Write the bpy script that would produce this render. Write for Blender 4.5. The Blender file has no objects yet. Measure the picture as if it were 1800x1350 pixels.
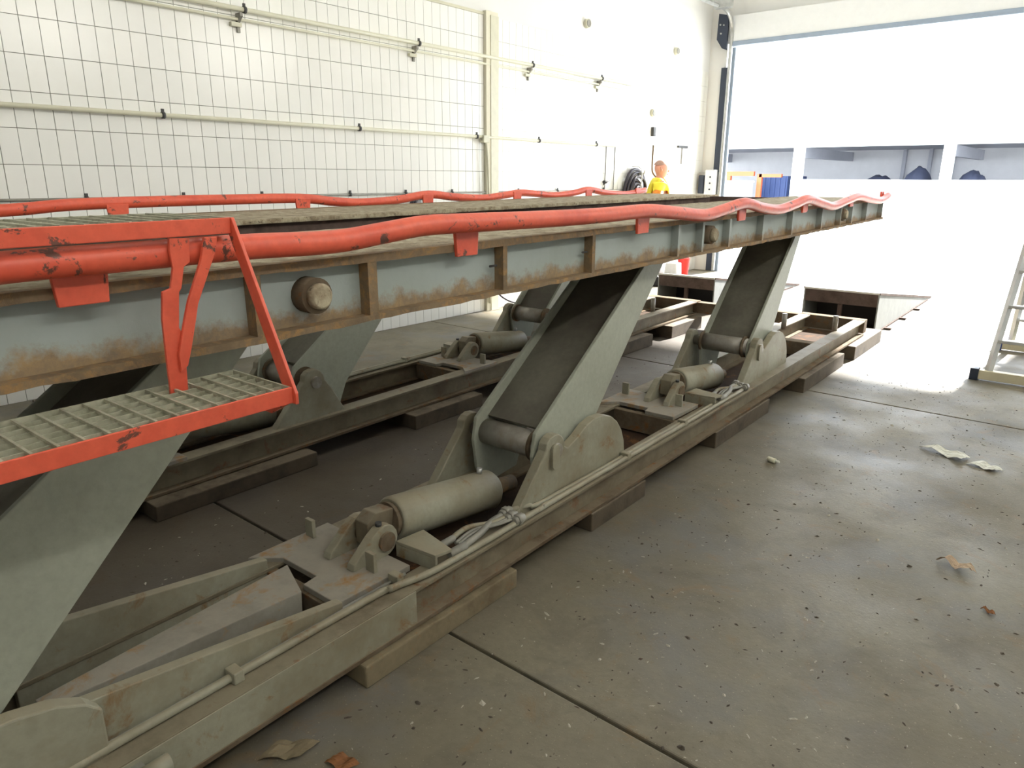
import bpy, math, random
from mathutils import Vector, Matrix
random.seed(7)
sc = bpy.context.scene
COL = sc.collection
RAD = math.radians

# ------------------------------------------------------------------ camera
cam_d = bpy.data.cameras.new('camera')
cam = bpy.data.objects.new('camera', cam_d)
COL.objects.link(cam)
cam_d.sensor_width = 36.0
cam_d.lens = 1260.57 * 36.0 / 1800.0
cam_d.clip_start = 0.05
cam_d.clip_end = 300
rot = Matrix.Rotation(RAD(39.9147), 4, 'Z') @ Matrix.Rotation(RAD(73.9608), 4, 'X') @ Matrix.Rotation(RAD(0.3178), 4, 'Z')
cam.matrix_world = Matrix.Translation((0, 0, 1.55)) @ rot
sc.camera = cam

# ------------------------------------------------------------------ sky, sun, exposure
world = bpy.data.worlds.new('sky')
sc.world = world
world.use_nodes = True
bg = world.node_tree.nodes['Background']
bg.inputs['Color'].default_value = (0.86, 0.93, 1.0, 1)
bg.inputs['Strength'].default_value = 8.0
sun_d = bpy.data.lights.new('sun', 'SUN')
sun_d.energy = 30.0
sun_d.angle = RAD(2.0)
sun_d.color = (1.0, 0.97, 0.92)
sun = bpy.data.objects.new('sun', sun_d)
COL.objects.link(sun)
sdir = Vector((-0.13, -1.0, -0.60)).normalized()
sun.rotation_euler = sdir.to_track_quat('-Z', 'Y').to_euler()
sc.view_settings.view_transform = 'Standard'
sc.view_settings.look = 'None'
sc.view_settings.exposure = 0.0
sc.view_settings.gamma = 1.0
sc.view_settings.use_curve_mapping = False
FILL_LAMP_WALL, FILL_LAMP_CEIL = 32.0, 10.0  # strengths of the unseen lamps added to brighten the hall

# ------------------------------------------------------------------ materials
MATS = {}
def new_mat(name):
    m = bpy.data.materials.new(name); m.use_nodes = True
    nt = m.node_tree; b = nt.nodes['Principled BSDF']
    MATS[name] = m
    return m, nt, b
def nd(nt, typ, **kw):
    n = nt.nodes.new(typ)
    for k, v in kw.items(): setattr(n, k, v)
    return n
def noise(nt, scale, detail=4, rough=0.6, coord=None, dist=0.0):
    n = nd(nt, 'ShaderNodeTexNoise')
    n.inputs['Scale'].default_value = scale; n.inputs['Detail'].default_value = detail
    n.inputs['Roughness'].default_value = rough; n.inputs['Distortion'].default_value = dist
    if coord is not None: nt.links.new(coord, n.inputs['Vector'])
    return n.outputs['Fac']
def ramp(nt, fac, p0, p1, c0=(0, 0, 0, 1), c1=(1, 1, 1, 1)):
    r = nd(nt, 'ShaderNodeValToRGB')
    r.color_ramp.elements[0].position = p0; r.color_ramp.elements[1].position = p1
    r.color_ramp.elements[0].color = c0; r.color_ramp.elements[1].color = c1
    nt.links.new(fac, r.inputs['Fac'])
    return r.outputs['Color']
def mix(nt, fac, a, b):
    m = nd(nt, 'ShaderNodeMix', data_type='RGBA')
    if hasattr(fac, 'is_linked') or not isinstance(fac, (int, float)): nt.links.new(fac, m.inputs['Factor'])
    else: m.inputs['Factor'].default_value = fac
    for s, i in ((a, 'A'), (b, 'B')):
        sk = [x for x in m.inputs if x.name == i and x.type == 'RGBA'][0]
        if isinstance(s, tuple): sk.default_value = (*s[:3], 1)
        else: nt.links.new(s, sk)
    return [o for o in m.outputs if o.type == 'RGBA'][0]
def math_n(nt, op, a, b=None, clamp=False):
    m = nd(nt, 'ShaderNodeMath', operation=op, use_clamp=clamp)
    for i, s in enumerate((a, b)):
        if s is None: continue
        if isinstance(s, (int, float)): m.inputs[i].default_value = s
        else: nt.links.new(s, m.inputs[i])
    return m.outputs[0]
def bump(nt, b, height, strength, dist=0.01):
    n = nd(nt, 'ShaderNodeBump')
    n.inputs['Strength'].default_value = strength; n.inputs['Distance'].default_value = dist
    nt.links.new(height, n.inputs['Height'])
    nt.links.new(n.outputs['Normal'], b.inputs['Normal'])
def srgb(r, g, b):
    f = lambda c: (c / 255 / 12.92) if c / 255 <= 0.04045 else ((c / 255 + 0.055) / 1.055) ** 2.4
    return (f(r), f(g), f(b))
def world_co(nt): return nd(nt, 'ShaderNodeNewGeometry').outputs['Position']

def worn(name, base, dirt, dust=None, rough=0.6, scale=3.0, amount=(0.45, 0.7), metallic=0.0, rust=None, rust_amt=(0.62, 0.72), bmp=0.15, dust_amt=0.8):
    """paint or metal with blotchy dirt, chips of rust and dust settled on upward faces"""
    m, nt, b = new_mat(name)
    co = world_co(nt)
    col = mix(nt, ramp(nt, noise(nt, scale, 5, 0.65, co), *amount), base, dirt)
    col = mix(nt, math_n(nt, 'MULTIPLY', ramp(nt, noise(nt, 40, 3, 0.6, co), 0.35, 0.75), 0.35), col, tuple(0.6 * c for c in base))
    if dust:
        g = nd(nt, 'ShaderNodeNewGeometry'); sx = nd(nt, 'ShaderNodeSeparateXYZ')
        nt.links.new(g.outputs['True Normal'], sx.inputs[0])
        up = math_n(nt, 'MULTIPLY', ramp(nt, sx.outputs['Z'], 0.55, 0.95), ramp(nt, noise(nt, 7, 5, 0.7, co), 0.3, 0.55))
        col = mix(nt, math_n(nt, 'MULTIPLY', up, dust_amt), col, dust)
    if rust:
        col = mix(nt, ramp(nt, noise(nt, scale * 2.3, 6, 0.7, co, 0.4), *rust_amt), col, rust)
    nt.links.new(col, b.inputs['Base Color'])
    b.inputs['Roughness'].default_value = rough; b.inputs['Metallic'].default_value = metallic
    if bmp: bump(nt, b, noise(nt, 60, 4, 0.6, co), bmp, 0.004)
    return m
def plain(name, col, rough=0.5, metallic=0.0, var=0.12, scale=12, bmp=0.0):
    m, nt, b = new_mat(name)
    co = world_co(nt)
    c = mix(nt, ramp(nt, noise(nt, scale, 4, 0.6, co), 0.3, 0.75), col, tuple(c * (1 - var) for c in col))
    nt.links.new(c, b.inputs['Base Color'])
    b.inputs['Roughness'].default_value = rough; b.inputs['Metallic'].default_value = metallic
    if bmp: bump(nt, b, noise(nt, scale * 6, 4, 0.6, co), bmp, 0.004)
    return m

GREY = srgb(154, 152, 135); GREYDIRT = srgb(130, 121, 100); DUST = srgb(156, 147, 126); RUST = srgb(128, 84, 46)
worn('lift_paint', GREY, GREYDIRT, dust=DUST, rough=0.55, scale=3.2, amount=(0.42, 0.66), rust=srgb(128, 98, 62), rust_amt=(0.585, 0.70))
worn('arm_paint', srgb(164, 168, 154), srgb(146, 148, 133), rough=0.5, scale=1.6, amount=(0.5, 0.8))
worn('arm_web_shaded', srgb(116, 113, 100), srgb(84, 78, 70), rough=0.6, scale=2.5, amount=(0.4, 0.7))  # greasy grime plus shade under the platform, painted into the web colour
worn('frame_paint', srgb(130, 122, 102), srgb(98, 85, 66), dust=srgb(140, 131, 112), rough=0.65, scale=3.0, amount=(0.4, 0.65), rust=srgb(116, 80, 50), rust_amt=(0.58, 0.70))
worn('old_steel', srgb(112, 100, 84), srgb(84, 68, 52), dust=srgb(126, 114, 96), rough=0.7, scale=5, rust=RUST, rust_amt=(0.55, 0.7))
worn('oily_rust', srgb(74, 58, 46), srgb(46, 40, 36), rough=0.75, scale=3, rust=srgb(122, 82, 50), rust_amt=(0.56, 0.7))
worn('plate_mottled', srgb(150, 146, 136), srgb(128, 122, 112), dust=srgb(160, 152, 140), rough=0.7, scale=3.2, rust=srgb(158, 120, 74), rust_amt=(0.53, 0.66))
worn('pin_steel', srgb(158, 154, 146), srgb(122, 110, 92), rough=0.4, scale=7, metallic=0.25)
worn('red_paint', srgb(226, 98, 72), srgb(208, 78, 58), rough=0.42, scale=6, amount=(0.45, 0.7), rust=srgb(104, 66, 56), rust_amt=(0.605, 0.64), bmp=0.08)
worn('rusty_edge', srgb(132, 112, 86), srgb(106, 90, 70), rough=0.85, scale=9, rust=srgb(156, 122, 78), rust_amt=(0.5, 0.66), bmp=0.5)
worn('deck_grit', srgb(176, 166, 142), srgb(132, 118, 96), rough=0.95, scale=16, amount=(0.4, 0.60), rust=srgb(92, 78, 62), rust_amt=(0.58, 0.66), bmp=1.0)
worn('timber', srgb(88, 77, 62), srgb(62, 53, 43), dust=srgb(128, 115, 96), rough=0.85, scale=6, bmp=0.4)
worn('pad_concrete', srgb(128, 116, 92), srgb(104, 90, 68), rough=0.85, scale=8, rust=srgb(140, 98, 54), rust_amt=(0.6, 0.75), bmp=0.3)
plain('dark_rubber', (0.015, 0.014, 0.018), 0.5)
plain('hose_black', (0.035, 0.03, 0.045), 0.45)
plain('zinc', (0.55, 0.56, 0.55), 0.35, 0.7, 0.3)
plain('zinc_dull', (0.34, 0.33, 0.29), 0.55, 0.2, 0.4)
worn('galvanised', srgb(186, 186, 166), srgb(140, 140, 118), rough=0.5, scale=18, metallic=0.2)
plain('aluminium', (0.72, 0.73, 0.74), 0.35, 0.6)
plain('ladder_bar', (0.72, 0.66, 0.48), 0.5, 0.1)
plain('pipe_cream', srgb(214, 212, 190), 0.4, 0.0, 0.1)
plain('clamp_dark', (0.05, 0.05, 0.05), 0.5)
plain('white_wall', (0.80, 0.80, 0.78), 0.75, 0, 0.05, 2)
plain('ceiling_white', (0.74, 0.74, 0.71), 0.8, 0, 0.05, 2)
plain('cream_wall', srgb(226, 222, 202), 0.7, 0, 0.08, 6)
plain('door_white', (0.8, 0.82, 0.84), 0.4, 0, 0.04)
plain('door_seal', srgb(150, 165, 185), 0.5, 0, 0.1)
plain('motor_dark', srgb(52, 60, 76), 0.45, 0.2)
plain('ramp_grey', srgb(142, 145, 143), 0.75, 0, 0.2, 9)
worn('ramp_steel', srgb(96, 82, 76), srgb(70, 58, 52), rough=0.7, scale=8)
plain('ramp_top', srgb(205, 203, 196), 0.6, 0, 0.15, 9)
plain('paper', srgb(226, 226, 216), 0.8, 0, 0.15, 40)
plain('paper_brown', srgb(206, 184, 160), 0.8, 0, 0.2, 40)
plain('leaf_brown', srgb(140, 92, 52), 0.8, 0, 0.4, 60)
plain('fibre_white', srgb(234, 230, 208), 0.8, 0, 0.1, 40)
plain('pebble', srgb(92, 84, 74), 0.9, 0, 0.5, 30)
plain('chip_light', srgb(190, 184, 170), 0.9, 0, 0.3, 30)
plain('bld_white', (0.85, 0.85, 0.85), 0.8, 0, 0.04, 1)
plain('bld_inner', (0.72, 0.72, 0.74), 0.85, 0, 0.12, 1)
plain('bld_roof', (0.42, 0.43, 0.48), 0.85, 0, 0.12, 1)
plain('blue_steel', (0.05, 0.09, 0.25), 0.5)
plain('orange_steel', (0.75, 0.17, 0.06), 0.5)
plain('tarp_dark', (0.06, 0.07, 0.12), 0.7, 0, 0.3, 2)
plain('yard_concrete', (0.55, 0.55, 0.53), 0.85, 0, 0.15, 0.7)
plain('skin', srgb(224, 160, 138), 0.55, 0, 0.08, 20)
plain('hair_grey', srgb(186, 150, 134), 0.8, 0, 0.2, 60)
plain('hi_vis_yellow', (0.95, 0.80, 0.05), 0.6, 0, 0.05)
plain('hi_vis_orange', (0.98, 0.33, 0.04), 0.6, 0, 0.05)
plain('reflective', (0.8, 0.8, 0.8), 0.3, 0.3, 0.05)
plain('trousers', (0.05, 0.07, 0.14), 0.8)
plain('shirt_blue', (0.35, 0.45, 0.62), 0.8)
plain('bucket_red', (0.75, 0.03, 0.02), 0.45)
plain('plastic_white', (0.8, 0.8, 0.8), 0.4)
plain('blue_cap', (0.05, 0.1, 0.32), 0.45)
plain('eye_dark', (0.02, 0.015, 0.012), 0.3)

for n_ in ('oily_rust', 'ramp_steel', 'old_steel'):
    MATS[n_].node_tree.nodes['Principled BSDF'].inputs['Specular IOR Level'].default_value = 0.12
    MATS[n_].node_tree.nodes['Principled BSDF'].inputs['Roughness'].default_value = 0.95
def girder_mat():
    m, nt, b = new_mat('girder_paint')
    co = world_co(nt)
    tc = nd(nt, 'ShaderNodeTexCoord').outputs['Object']
    sx = nd(nt, 'ShaderNodeSeparateXYZ'); nt.links.new(tc, sx.inputs[0])
    col = mix(nt, ramp(nt, noise(nt, 2.5, 5, 0.65, co), 0.4, 0.75), srgb(164, 174, 172), srgb(148, 156, 150))
    # rust creeping up from the lower flange with a ragged edge, streaks below the upper one
    z = math_n(nt, 'ADD', sx.outputs['Z'], math_n(nt, 'MULTIPLY', math_n(nt, 'SUBTRACT', noise(nt, 9, 6, 0.75, co), 0.5), -0.16))
    low = ramp(nt, math_n(nt, 'MULTIPLY', math_n(nt, 'SUBTRACT', z, 1.15), 5.0), 0.16, 0.34, (1, 1, 1, 1), (0, 0, 0, 1))
    top = ramp(nt, math_n(nt, 'MULTIPLY', math_n(nt, 'SUBTRACT', z, 1.15), 5.0), 0.84, 0.98)
    rustc = mix(nt, ramp(nt, noise(nt, 24, 5, 0.7, co), 0.35, 0.65), srgb(118, 96, 70), srgb(158, 126, 78))
    col = mix(nt, math_n(nt, 'MULTIPLY', low, 0.85), col, rustc)
    col = mix(nt, math_n(nt, 'MULTIPLY', top, 0.55), col, srgb(110, 94, 78))
    nt.links.new(col, b.inputs['Base Color'])
    b.inputs['Roughness'].default_value = 0.6
    bump(nt, b, noise(nt, 50, 4, 0.6, co), 0.2, 0.004)
girder_mat()

def concrete_mat():
    m, nt, b = new_mat('floor_concrete')
    co = world_co(nt)
    col = mix(nt, ramp(nt, noise(nt, 0.9, 6, 0.6, co), 0.35, 0.7), srgb(130, 124, 107), srgb(106, 99, 82))
    col = mix(nt, math_n(nt, 'MULTIPLY', ramp(nt, noise(nt, 2.6, 6, 0.7, co, 0.5), 0.48, 0.72), 0.75), col, srgb(86, 80, 70))
    col = mix(nt, math_n(nt, 'MULTIPLY', ramp(nt, noise(nt, 30, 4, 0.7, co), 0.4, 0.7), 0.4), col, srgb(104, 96, 80))
    col = mix(nt, math_n(nt, 'MULTIPLY', ramp(nt, noise(nt, 1.3, 4, 0.6, co, 0.3), 0.50, 0.64), 0.6), col, srgb(112, 112, 111))
    col = mix(nt, math_n(nt, 'MULTIPLY', ramp(nt, noise(nt, 5.5, 5, 0.7, co, 0.8), 0.57, 0.70), 0.55), col, srgb(126, 104, 74))
    col = mix(nt, math_n(nt, 'MULTIPLY', ramp(nt, noise(nt, 120, 2, 0.5, co), 0.66, 0.74), 0.6), col, srgb(170, 162, 142))
    col = mix(nt, math_n(nt, 'MULTIPLY', ramp(nt, noise(nt, 90, 3, 0.6, co), 0.27, 0.34, (1, 1, 1, 1), (0, 0, 0, 1)), 0.6), col, srgb(66, 58, 48))
    # darker brown across the bay under the lift
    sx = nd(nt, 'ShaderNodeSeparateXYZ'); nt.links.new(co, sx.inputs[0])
    bay_tone = math_n(nt, 'MULTIPLY', ramp(nt, math_n(nt, 'ADD', math_n(nt, 'MULTIPLY', sx.outputs['X'], -1.0), math_n(nt, 'MULTIPLY', noise(nt, 3, 5, 0.6, co), 0.8)), 0.0, 1.0), 1.0)
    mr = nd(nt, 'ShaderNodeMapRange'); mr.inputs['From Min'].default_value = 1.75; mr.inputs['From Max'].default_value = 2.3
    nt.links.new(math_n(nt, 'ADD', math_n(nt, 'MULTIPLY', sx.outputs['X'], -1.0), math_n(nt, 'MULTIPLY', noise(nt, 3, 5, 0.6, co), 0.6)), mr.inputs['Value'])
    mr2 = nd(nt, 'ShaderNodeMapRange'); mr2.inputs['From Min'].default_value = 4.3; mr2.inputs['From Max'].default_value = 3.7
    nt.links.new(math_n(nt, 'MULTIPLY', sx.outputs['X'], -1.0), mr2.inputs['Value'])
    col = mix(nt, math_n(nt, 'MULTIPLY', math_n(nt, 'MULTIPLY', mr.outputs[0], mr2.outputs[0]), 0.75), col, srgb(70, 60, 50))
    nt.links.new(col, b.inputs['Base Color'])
    nt.links.new(ramp(nt, noise(nt, 1.7, 5, 0.6, co), 0.35, 0.7, (0.48, 0.48, 0.48, 1), (0.75, 0.75, 0.75, 1)), b.inputs['Roughness'])
    bump(nt, b, noise(nt, 70, 5, 0.65, co), 0.35, 0.004)
concrete_mat()

def tile_mat():
    m, nt, b = new_mat('wall_tile')
    co = world_co(nt)
    oi = nd(nt, 'ShaderNodeObjectInfo').outputs['Random']
    col = mix(nt, oi, (0.90, 0.90, 0.86), (0.86, 0.865, 0.83))
    col = mix(nt, math_n(nt, 'MULTIPLY', ramp(nt, noise(nt, 1.4, 5, 0.6, co), 0.5, 0.8), 0.25), col, (0.70, 0.70, 0.60))
    nt.links.new(col, b.inputs['Base Color'])
    b.inputs['Roughness'].default_value = 0.22
    plain('grout', srgb(140, 141, 130), 0.9, 0, 0.25, 8); plain('grout_glare', srgb(214, 214, 206), 0.9, 0, 0.1, 8)  # paler grout imitates glare washing out the joints beyond the pilaster
tile_mat()
def emit_mat(name, col, s):
    m, nt, b = new_mat(name)
    b.inputs['Base Color'].default_value = (0.8, 0.8, 0.8, 1)
    b.inputs['Emission Color'].default_value = (*col, 1); b.inputs['Emission Strength'].default_value = s
emit_mat('wall_fill_light', (1.0, 0.97, 0.88), FILL_LAMP_WALL)
emit_mat('ceiling_fill_light', (1.0, 0.98, 0.92), FILL_LAMP_CEIL)

# ------------------------------------------------------------------ mesh helpers
class MB:
    def __init__(s): s.v = []; s.f = []; s.sm = []
    def add(s, vs, fs, smooth=False):
        o = len(s.v); s.v += [tuple(v) for v in vs]
        for f in fs: s.f.append([i + o for i in f]); s.sm.append(smooth)
        return s
    def box(s, x0, x1, y0, y1, z0, z1):
        x0, x1 = min(x0, x1), max(x0, x1); y0, y1 = min(y0, y1), max(y0, y1); z0, z1 = min(z0, z1), max(z0, z1)
        return s.add([(x0, y0, z0), (x1, y0, z0), (x1, y1, z0), (x0, y1, z0), (x0, y0, z1), (x1, y0, z1), (x1, y1, z1), (x0, y1, z1)],
                     [(0, 3, 2, 1), (4, 5, 6, 7), (0, 1, 5, 4), (1, 2, 6, 5), (2, 3, 7, 6), (3, 0, 4, 7)])
    def prism(s, poly, lo, hi, axis='x', smooth=False):
        """poly = list of 2D points in the other two axes (order y,z / x,z / x,y), extruded lo..hi"""
        ar = sum(poly[i][0] * poly[(i + 1) % len(poly)][1] - poly[(i + 1) % len(poly)][0] * poly[i][1] for i in range(len(poly)))
        if ar < 0: poly = poly[::-1]
        lo, hi = min(lo, hi), max(lo, hi)
        def p(q, h): return (h, q[0], q[1]) if axis == 'x' else ((q[0], h, q[1]) if axis == 'y' else (q[0], q[1], h))
        n = len(poly); vs = [p(q, lo) for q in poly] + [p(q, hi) for q in poly]
        fs = [tuple(range(n))[::-1], tuple(range(n, 2 * n))] + [(i, (i + 1) % n, n + (i + 1) % n, n + i) for i in range(n)]
        if axis == 'y': fs = [f[::-1] for f in fs]
        return s.add(vs, fs, smooth)
    def tube(s, pts, r, n=12, caps=True, smooth=True):
        pts = [Vector(p) for p in pts]; m = len(pts)
        rs = r if isinstance(r, (list, tuple)) else [r] * m
        tan = [(pts[min(i + 1, m - 1)] - pts[max(i - 1, 0)]).normalized() for i in range(m)]
        ref = Vector((0, 0, 1)) if abs(tan[0].z) < 0.9 else Vector((1, 0, 0))
        u = tan[0].cross(ref).normalized(); vs = []
        for i in range(m):
            u = (u - tan[i] * u.dot(tan[i])).normalized(); w = tan[i].cross(u)
            for k in range(n):
                a = 2 * math.pi * k / n
                vs.append(pts[i] + (u * math.cos(a) + w * math.sin(a)) * rs[i])
        fs = [(i * n + k, (i + 1) * n + k, (i + 1) * n + (k + 1) % n, i * n + (k + 1) % n) for i in range(m - 1) for k in range(n)]
        fs = [f[::-1] for f in fs]
        s.add(vs, fs, smooth)
        if caps:
            o = len(s.v) - len(vs)
            s.f.append([o + k for k in range(n)]); s.sm.append(False)
            s.f.append([o + (m - 1) * n + k for k in range(n)][::-1]); s.sm.append(False)
        return s
    def cyl(s, p0, p1, r, n=20): return s.tube([p0, p1], r, n)
    def build(s, name, mat, parent=None, bevel=0.0, loc=None):
        me = bpy.data.meshes.new(name)
        me.from_pydata(s.v, [], s.f); me.update()
        for p, q in zip(me.polygons, s.sm): p.use_smooth = q
        me.materials.append(MATS[mat])
        import bmesh
        bm = bmesh.new(); bm.from_mesh(me); bmesh.ops.recalc_face_normals(bm, faces=bm.faces); bm.to_mesh(me); bm.free()
        o = bpy.data.objects.new(name, me); COL.objects.link(o)
        if parent: o.parent = parent
        if loc: o.location = loc
        if bevel:
            b = o.modifiers.new('bevel', 'BEVEL'); b.width = bevel; b.segments = 2; b.limit_method = 'ANGLE'
        return o
def smooth_path(pts, k=6):
    P = [Vector(p) for p in pts]; out = []
    for i in range(len(P) - 1):
        a, b, c, d = P[max(i - 1, 0)], P[i], P[i + 1], P[min(i + 2, len(P) - 1)]
        for j in range(k):
            t = j / k
            out.append(0.5 * ((2 * b) + (c - a) * t + (2 * a - 5 * b + 4 * c - d) * t * t + (3 * b - a - 3 * c + d) * t ** 3))
    out.append(P[-1]); return out
def empty(name, loc=(0, 0, 0), rz=0, parent=None):
    o = bpy.data.objects.new(name, None); COL.objects.link(o); o.location = loc; o.rotation_euler = (0, 0, rz)
    o.empty_display_size = 0.1
    if parent: o.parent = parent
    return o
def tag(o, label=None, cat=None, group=None, kind=None):
    if label: o['label'] = label
    if cat: o['category'] = cat
    if group: o['group'] = group
    if kind: o['kind'] = kind
    return o
def clone(o, name=None, parent=None, loc=None):
    c = o.copy(); COL.objects.link(c)
    if parent: c.parent = parent
    if loc: c.location = loc
    return c
def clone_tree(o, parent=None, loc=None, rz=None):
    c = clone(o, parent=parent, loc=loc)
    if rz is not None: c.rotation_euler = (0, 0, rz)
    for ch in [x for x in bpy.data.objects if x.parent == o]:
        clone_tree(ch, parent=c)
    return c

def mirror_tree(o, parent, loc, done={}):
    """a left-right mirrored copy of a part and its sub-parts"""
    c = o.copy(); COL.objects.link(c); c.parent = parent; c.location = loc
    if o.data.name not in done:
        me = o.data.copy(); me.transform(Matrix.Scale(-1, 4, (1, 0, 0))); me.flip_normals(); done[o.data.name] = me
    c.data = done[o.data.name]
    for ch in [x for x in bpy.data.objects if x.parent == o]:
        mirror_tree(ch, c, (-ch.location.x, ch.location.y, ch.location.z))
    return c

# ------------------------------------------------------------------ the hall
XW, XR, YB, YD, ZC = -5.8, 1.9, -5.0, 12.0, 4.6
fl = tag(MB().box(XW - 0.2, XR, YB, YD, -0.2, -0.03).build('floor', 'tarp_dark'), kind='structure')
js = [-5.0, -2.38, 1.55, 5.49, 9.42, 12.0]
for i in range(5):
    MB().box(XW, XR, js[i] + 0.007, js[i + 1] - 0.007, -0.03, 0.0).build('slab', 'floor_concrete', fl, bevel=0.006)
wl = tag(MB().box(XW - 0.25, XW, YB, YD + 0.3, -0.2, ZC).build('wall_left', 'white_wall'), kind='structure')
PW, PH, Z0 = 0.117, 0.234, 1.385
MB().box(XW, XW + 0.004, YB, 6.40, 0.0, 3.257).build('grout_bed', 'grout', wl)
MB().box(XW, XW + 0.004, 6.60, 11.96, 0.0, 3.257).build('grout_bed', 'grout_glare', wl)
tile_me = None
rest = MB()
J = 0.0045
rows = [Z0 + PH * k for k in range(-6, 8)]
cols1 = [1.6427 + PW * k for k in range(-56, 41)]
cols2 = [6.606 + PW * k for k in range(0, 46)]
n = 0
for y in cols1 + cols2:
    for z in rows:
        y1 = y + PW
        if y < 6.4 and y1 > 6.395: y1 = 6.395
        if y1 - y < 0.03 or y < YB: continue
        z0 = max(z, 0.0)
        full = abs(y1 - y - PW) < 1e-6 and z0 == z
        if full and 1.38 < z < 3.2 and 1.4 < y < 5.75 and n < 300:
            if tile_me is None:
                t = MB().box(XW + 0.004, XW + 0.0115, J / 2, PW - J / 2, J / 2, PH - J / 2).build('tile', 'wall_tile', wl)
                tile_me = t.data
            else:
                t = bpy.data.objects.new('tile', tile_me); COL.objects.link(t); t.parent = wl
            t.location = (random.uniform(-0.0008, 0.0008), y, z); n += 1
        else:
            rest.box(XW + 0.004, XW + 0.0115, y + J / 2, y1 - J / 2, z0 + J / 2, z + PH - J / 2)
tag(rest.build('tile_field', 'wall_tile', wl), kind='stuff')
# pilaster in the tiled wall
pl = tag(MB().box(XW, XW + 0.05, 6.40, 6.60, 0.0, 3.30).build('trim_1', 'cream_wall', bevel=0.004), kind='structure')
MB().box(XW + 0.05, XW + 0.058, 6.47, 6.60, 0.0, 3.26).build('cover_strip', 'pipe_cream', pl)
MB().box(XW, XW + 0.018, YB, 6.40, 3.257, 3.285).build('edge_trim', 'pipe_cream', wl)
tag(MB().box(XR, XR + 0.25, YB, YD + 0.3, -0.2, ZC).build('wall_right', 'white_wall'), kind='structure')
tag(MB().box(XW, XR, YB - 0.25, YB, -0.2, ZC).build('wall_back', 'white_wall'), kind='structure')
tag(MB().box(XW - 0.25, XR + 0.25, YB - 0.25, YD + 0.3, ZC, ZC + 0.2).build('ceiling', 'ceiling_white'), kind='structure')
wf = MB().box(XW, -5.50, YD, YD + 0.3, -0.03, ZC); wf.box(0.0, XR, YD, YD + 0.3, -0.03, ZC); wf.box(-5.50, 0.0, YD, YD + 0.3, 3.66, ZC)
tag(wf.build('wall_front', 'white_wall'), kind='structure')

# sectional door: raised, with lower edge, tracks and spring plate
dr = empty('door_1', (0, 0, 0)); tag(dr, kind='structure')
MB().box(-5.40, -0.02, 11.90, 11.95, 3.67, 4.05).build('door_panel', 'door_white', dr, 0.004)
MB().box(-5.40, -0.02, 11.885, 11.96, 3.60, 3.67).build('bottom_seal', 'door_seal', dr, 0.006)
for x in (-5.40, -0.02):
    s = 1 if x < -1 else -1
    pts = [(x, 11.90, 0.02), (x, 11.90, 3.75)] + [(x, 11.90 - 0.35 * (1 - math.cos(a)), 3.75 + 0.35 * math.sin(a)) for a in [i * math.pi / 16 for i in range(1, 9)]] + [(x, 9.2, 4.10)]
    MB().tube(pts, 0.032, 8, smooth=False).build('door_track', 'zinc', dr)
    MB().box(x - 0.05 * s, x + 0.065 * s, 11.945, 12.0, 0.0, 3.59).build('track_angle', 'door_seal', dr, 0.003)
    MB().box(x - 0.055 * s, x - 0.16 * s, 11.95, 11.995, 0.0, 3.30).build('rubber_seal', 'motor_dark', dr, 0.004)
    MB().prism([(x - 0.06 * s, 3.55), (x - 0.06 * s, 4.06), (x - 0.23 * s, 4.10), (x - 0.24 * s, 3.72), (x - 0.14 * s, 3.58)], 11.86, 11.90, 'y').build('bearing_plate', 'motor_dark', dr, 0.004)
    bt = MB()
    for bx, bz in ((0.19, 3.93), (0.13, 3.92), (0.17, 3.80)): MB().cyl((x - bx * s, 11.86, bz), (x - bx * s, 11.845, bz), 0.013, 8).build('bolt', 'zinc', dr)
MB().box(-5.46, -5.2, 11.3, 11.42, 4.06, 4.6).build('track_hanger', 'zinc', dr, 0.004)
th_ = tag(MB().box(-5.5, 0.0, 11.98, 12.3, -0.03, 0.004).build('trim_2', 'zinc_dull'), kind='structure')

# ------------------------------------------------------------------ wall pipes
def wall_pipe(name, z, r, y0, y1, clamps, label, mat='pipe_cream', off=0.055, second=False):
    rt = empty(name, (XW, y0, z))
    X = off
    MB().cyl((X, 0, 0), (X, y1 - y0, 0), r, 14).build('pipe', mat, rt)
    if second: MB().cyl((X - 0.012, 0, -0.075), (X - 0.012, y1 - y0, -0.075), r * 0.6, 10).build('thin_pipe', mat, rt)
    for y in clamps:
        y -= y0
        c = MB(); c.cyl((X, y - 0.012, 0), (X, y + 0.012, 0), r + 0.008, 12); c.box(0.012, X, y - 0.012, y + 0.012, -0.01, 0.01)
        c.box(X - 0.006, X + 0.006, y - 0.01, y + 0.01, r, r + 0.028)
        co = c.build('clamp', 'clamp_dark', rt)
        if second:
            MB().prism([(0.012, -0.17), (0.03, -0.17), (0.03, -0.1), (X + 0.03, -0.055), (X + 0.03, -0.03), (0.012, -0.03)], y - 0.06, y - 0.035, 'y').build('wall_bracket', 'zinc_dull', rt)
            MB().box(0.012, 0.05, y - 0.12, y - 0.03, -0.13, -0.1).build('bracket_foot', 'pipe_cream', rt)
    return tag(rt, label, 'pipe')
wall_pipe('wall_pipe', 2.835, 0.019, -4.9, 9.6, [-2.2, -0.3, 1.58, 3.49, 5.39, 7.22, 8.71], 'cream double pipe running highest along the tiled wall, on angled brackets', second=True)
wall_pipe('wall_pipe', 1.992, 0.017, -4.9, 9.2, [-0.9, 0.9, 2.73, 4.59, 6.23, 7.36, 8.63], 'cream pipe running along the tiled wall at mid height')
wall_pipe('wall_pipe', 1.388, 0.010, -4.9, 9.6, [0.7, 1.4, 2.116, 2.83, 3.52, 4.46, 5.17, 5.85, 7.0, 7.8, 8.9], 'thin grey conduit low on the tiled wall, just above the far red tube', mat='zinc_dull', off=0.03)
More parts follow.
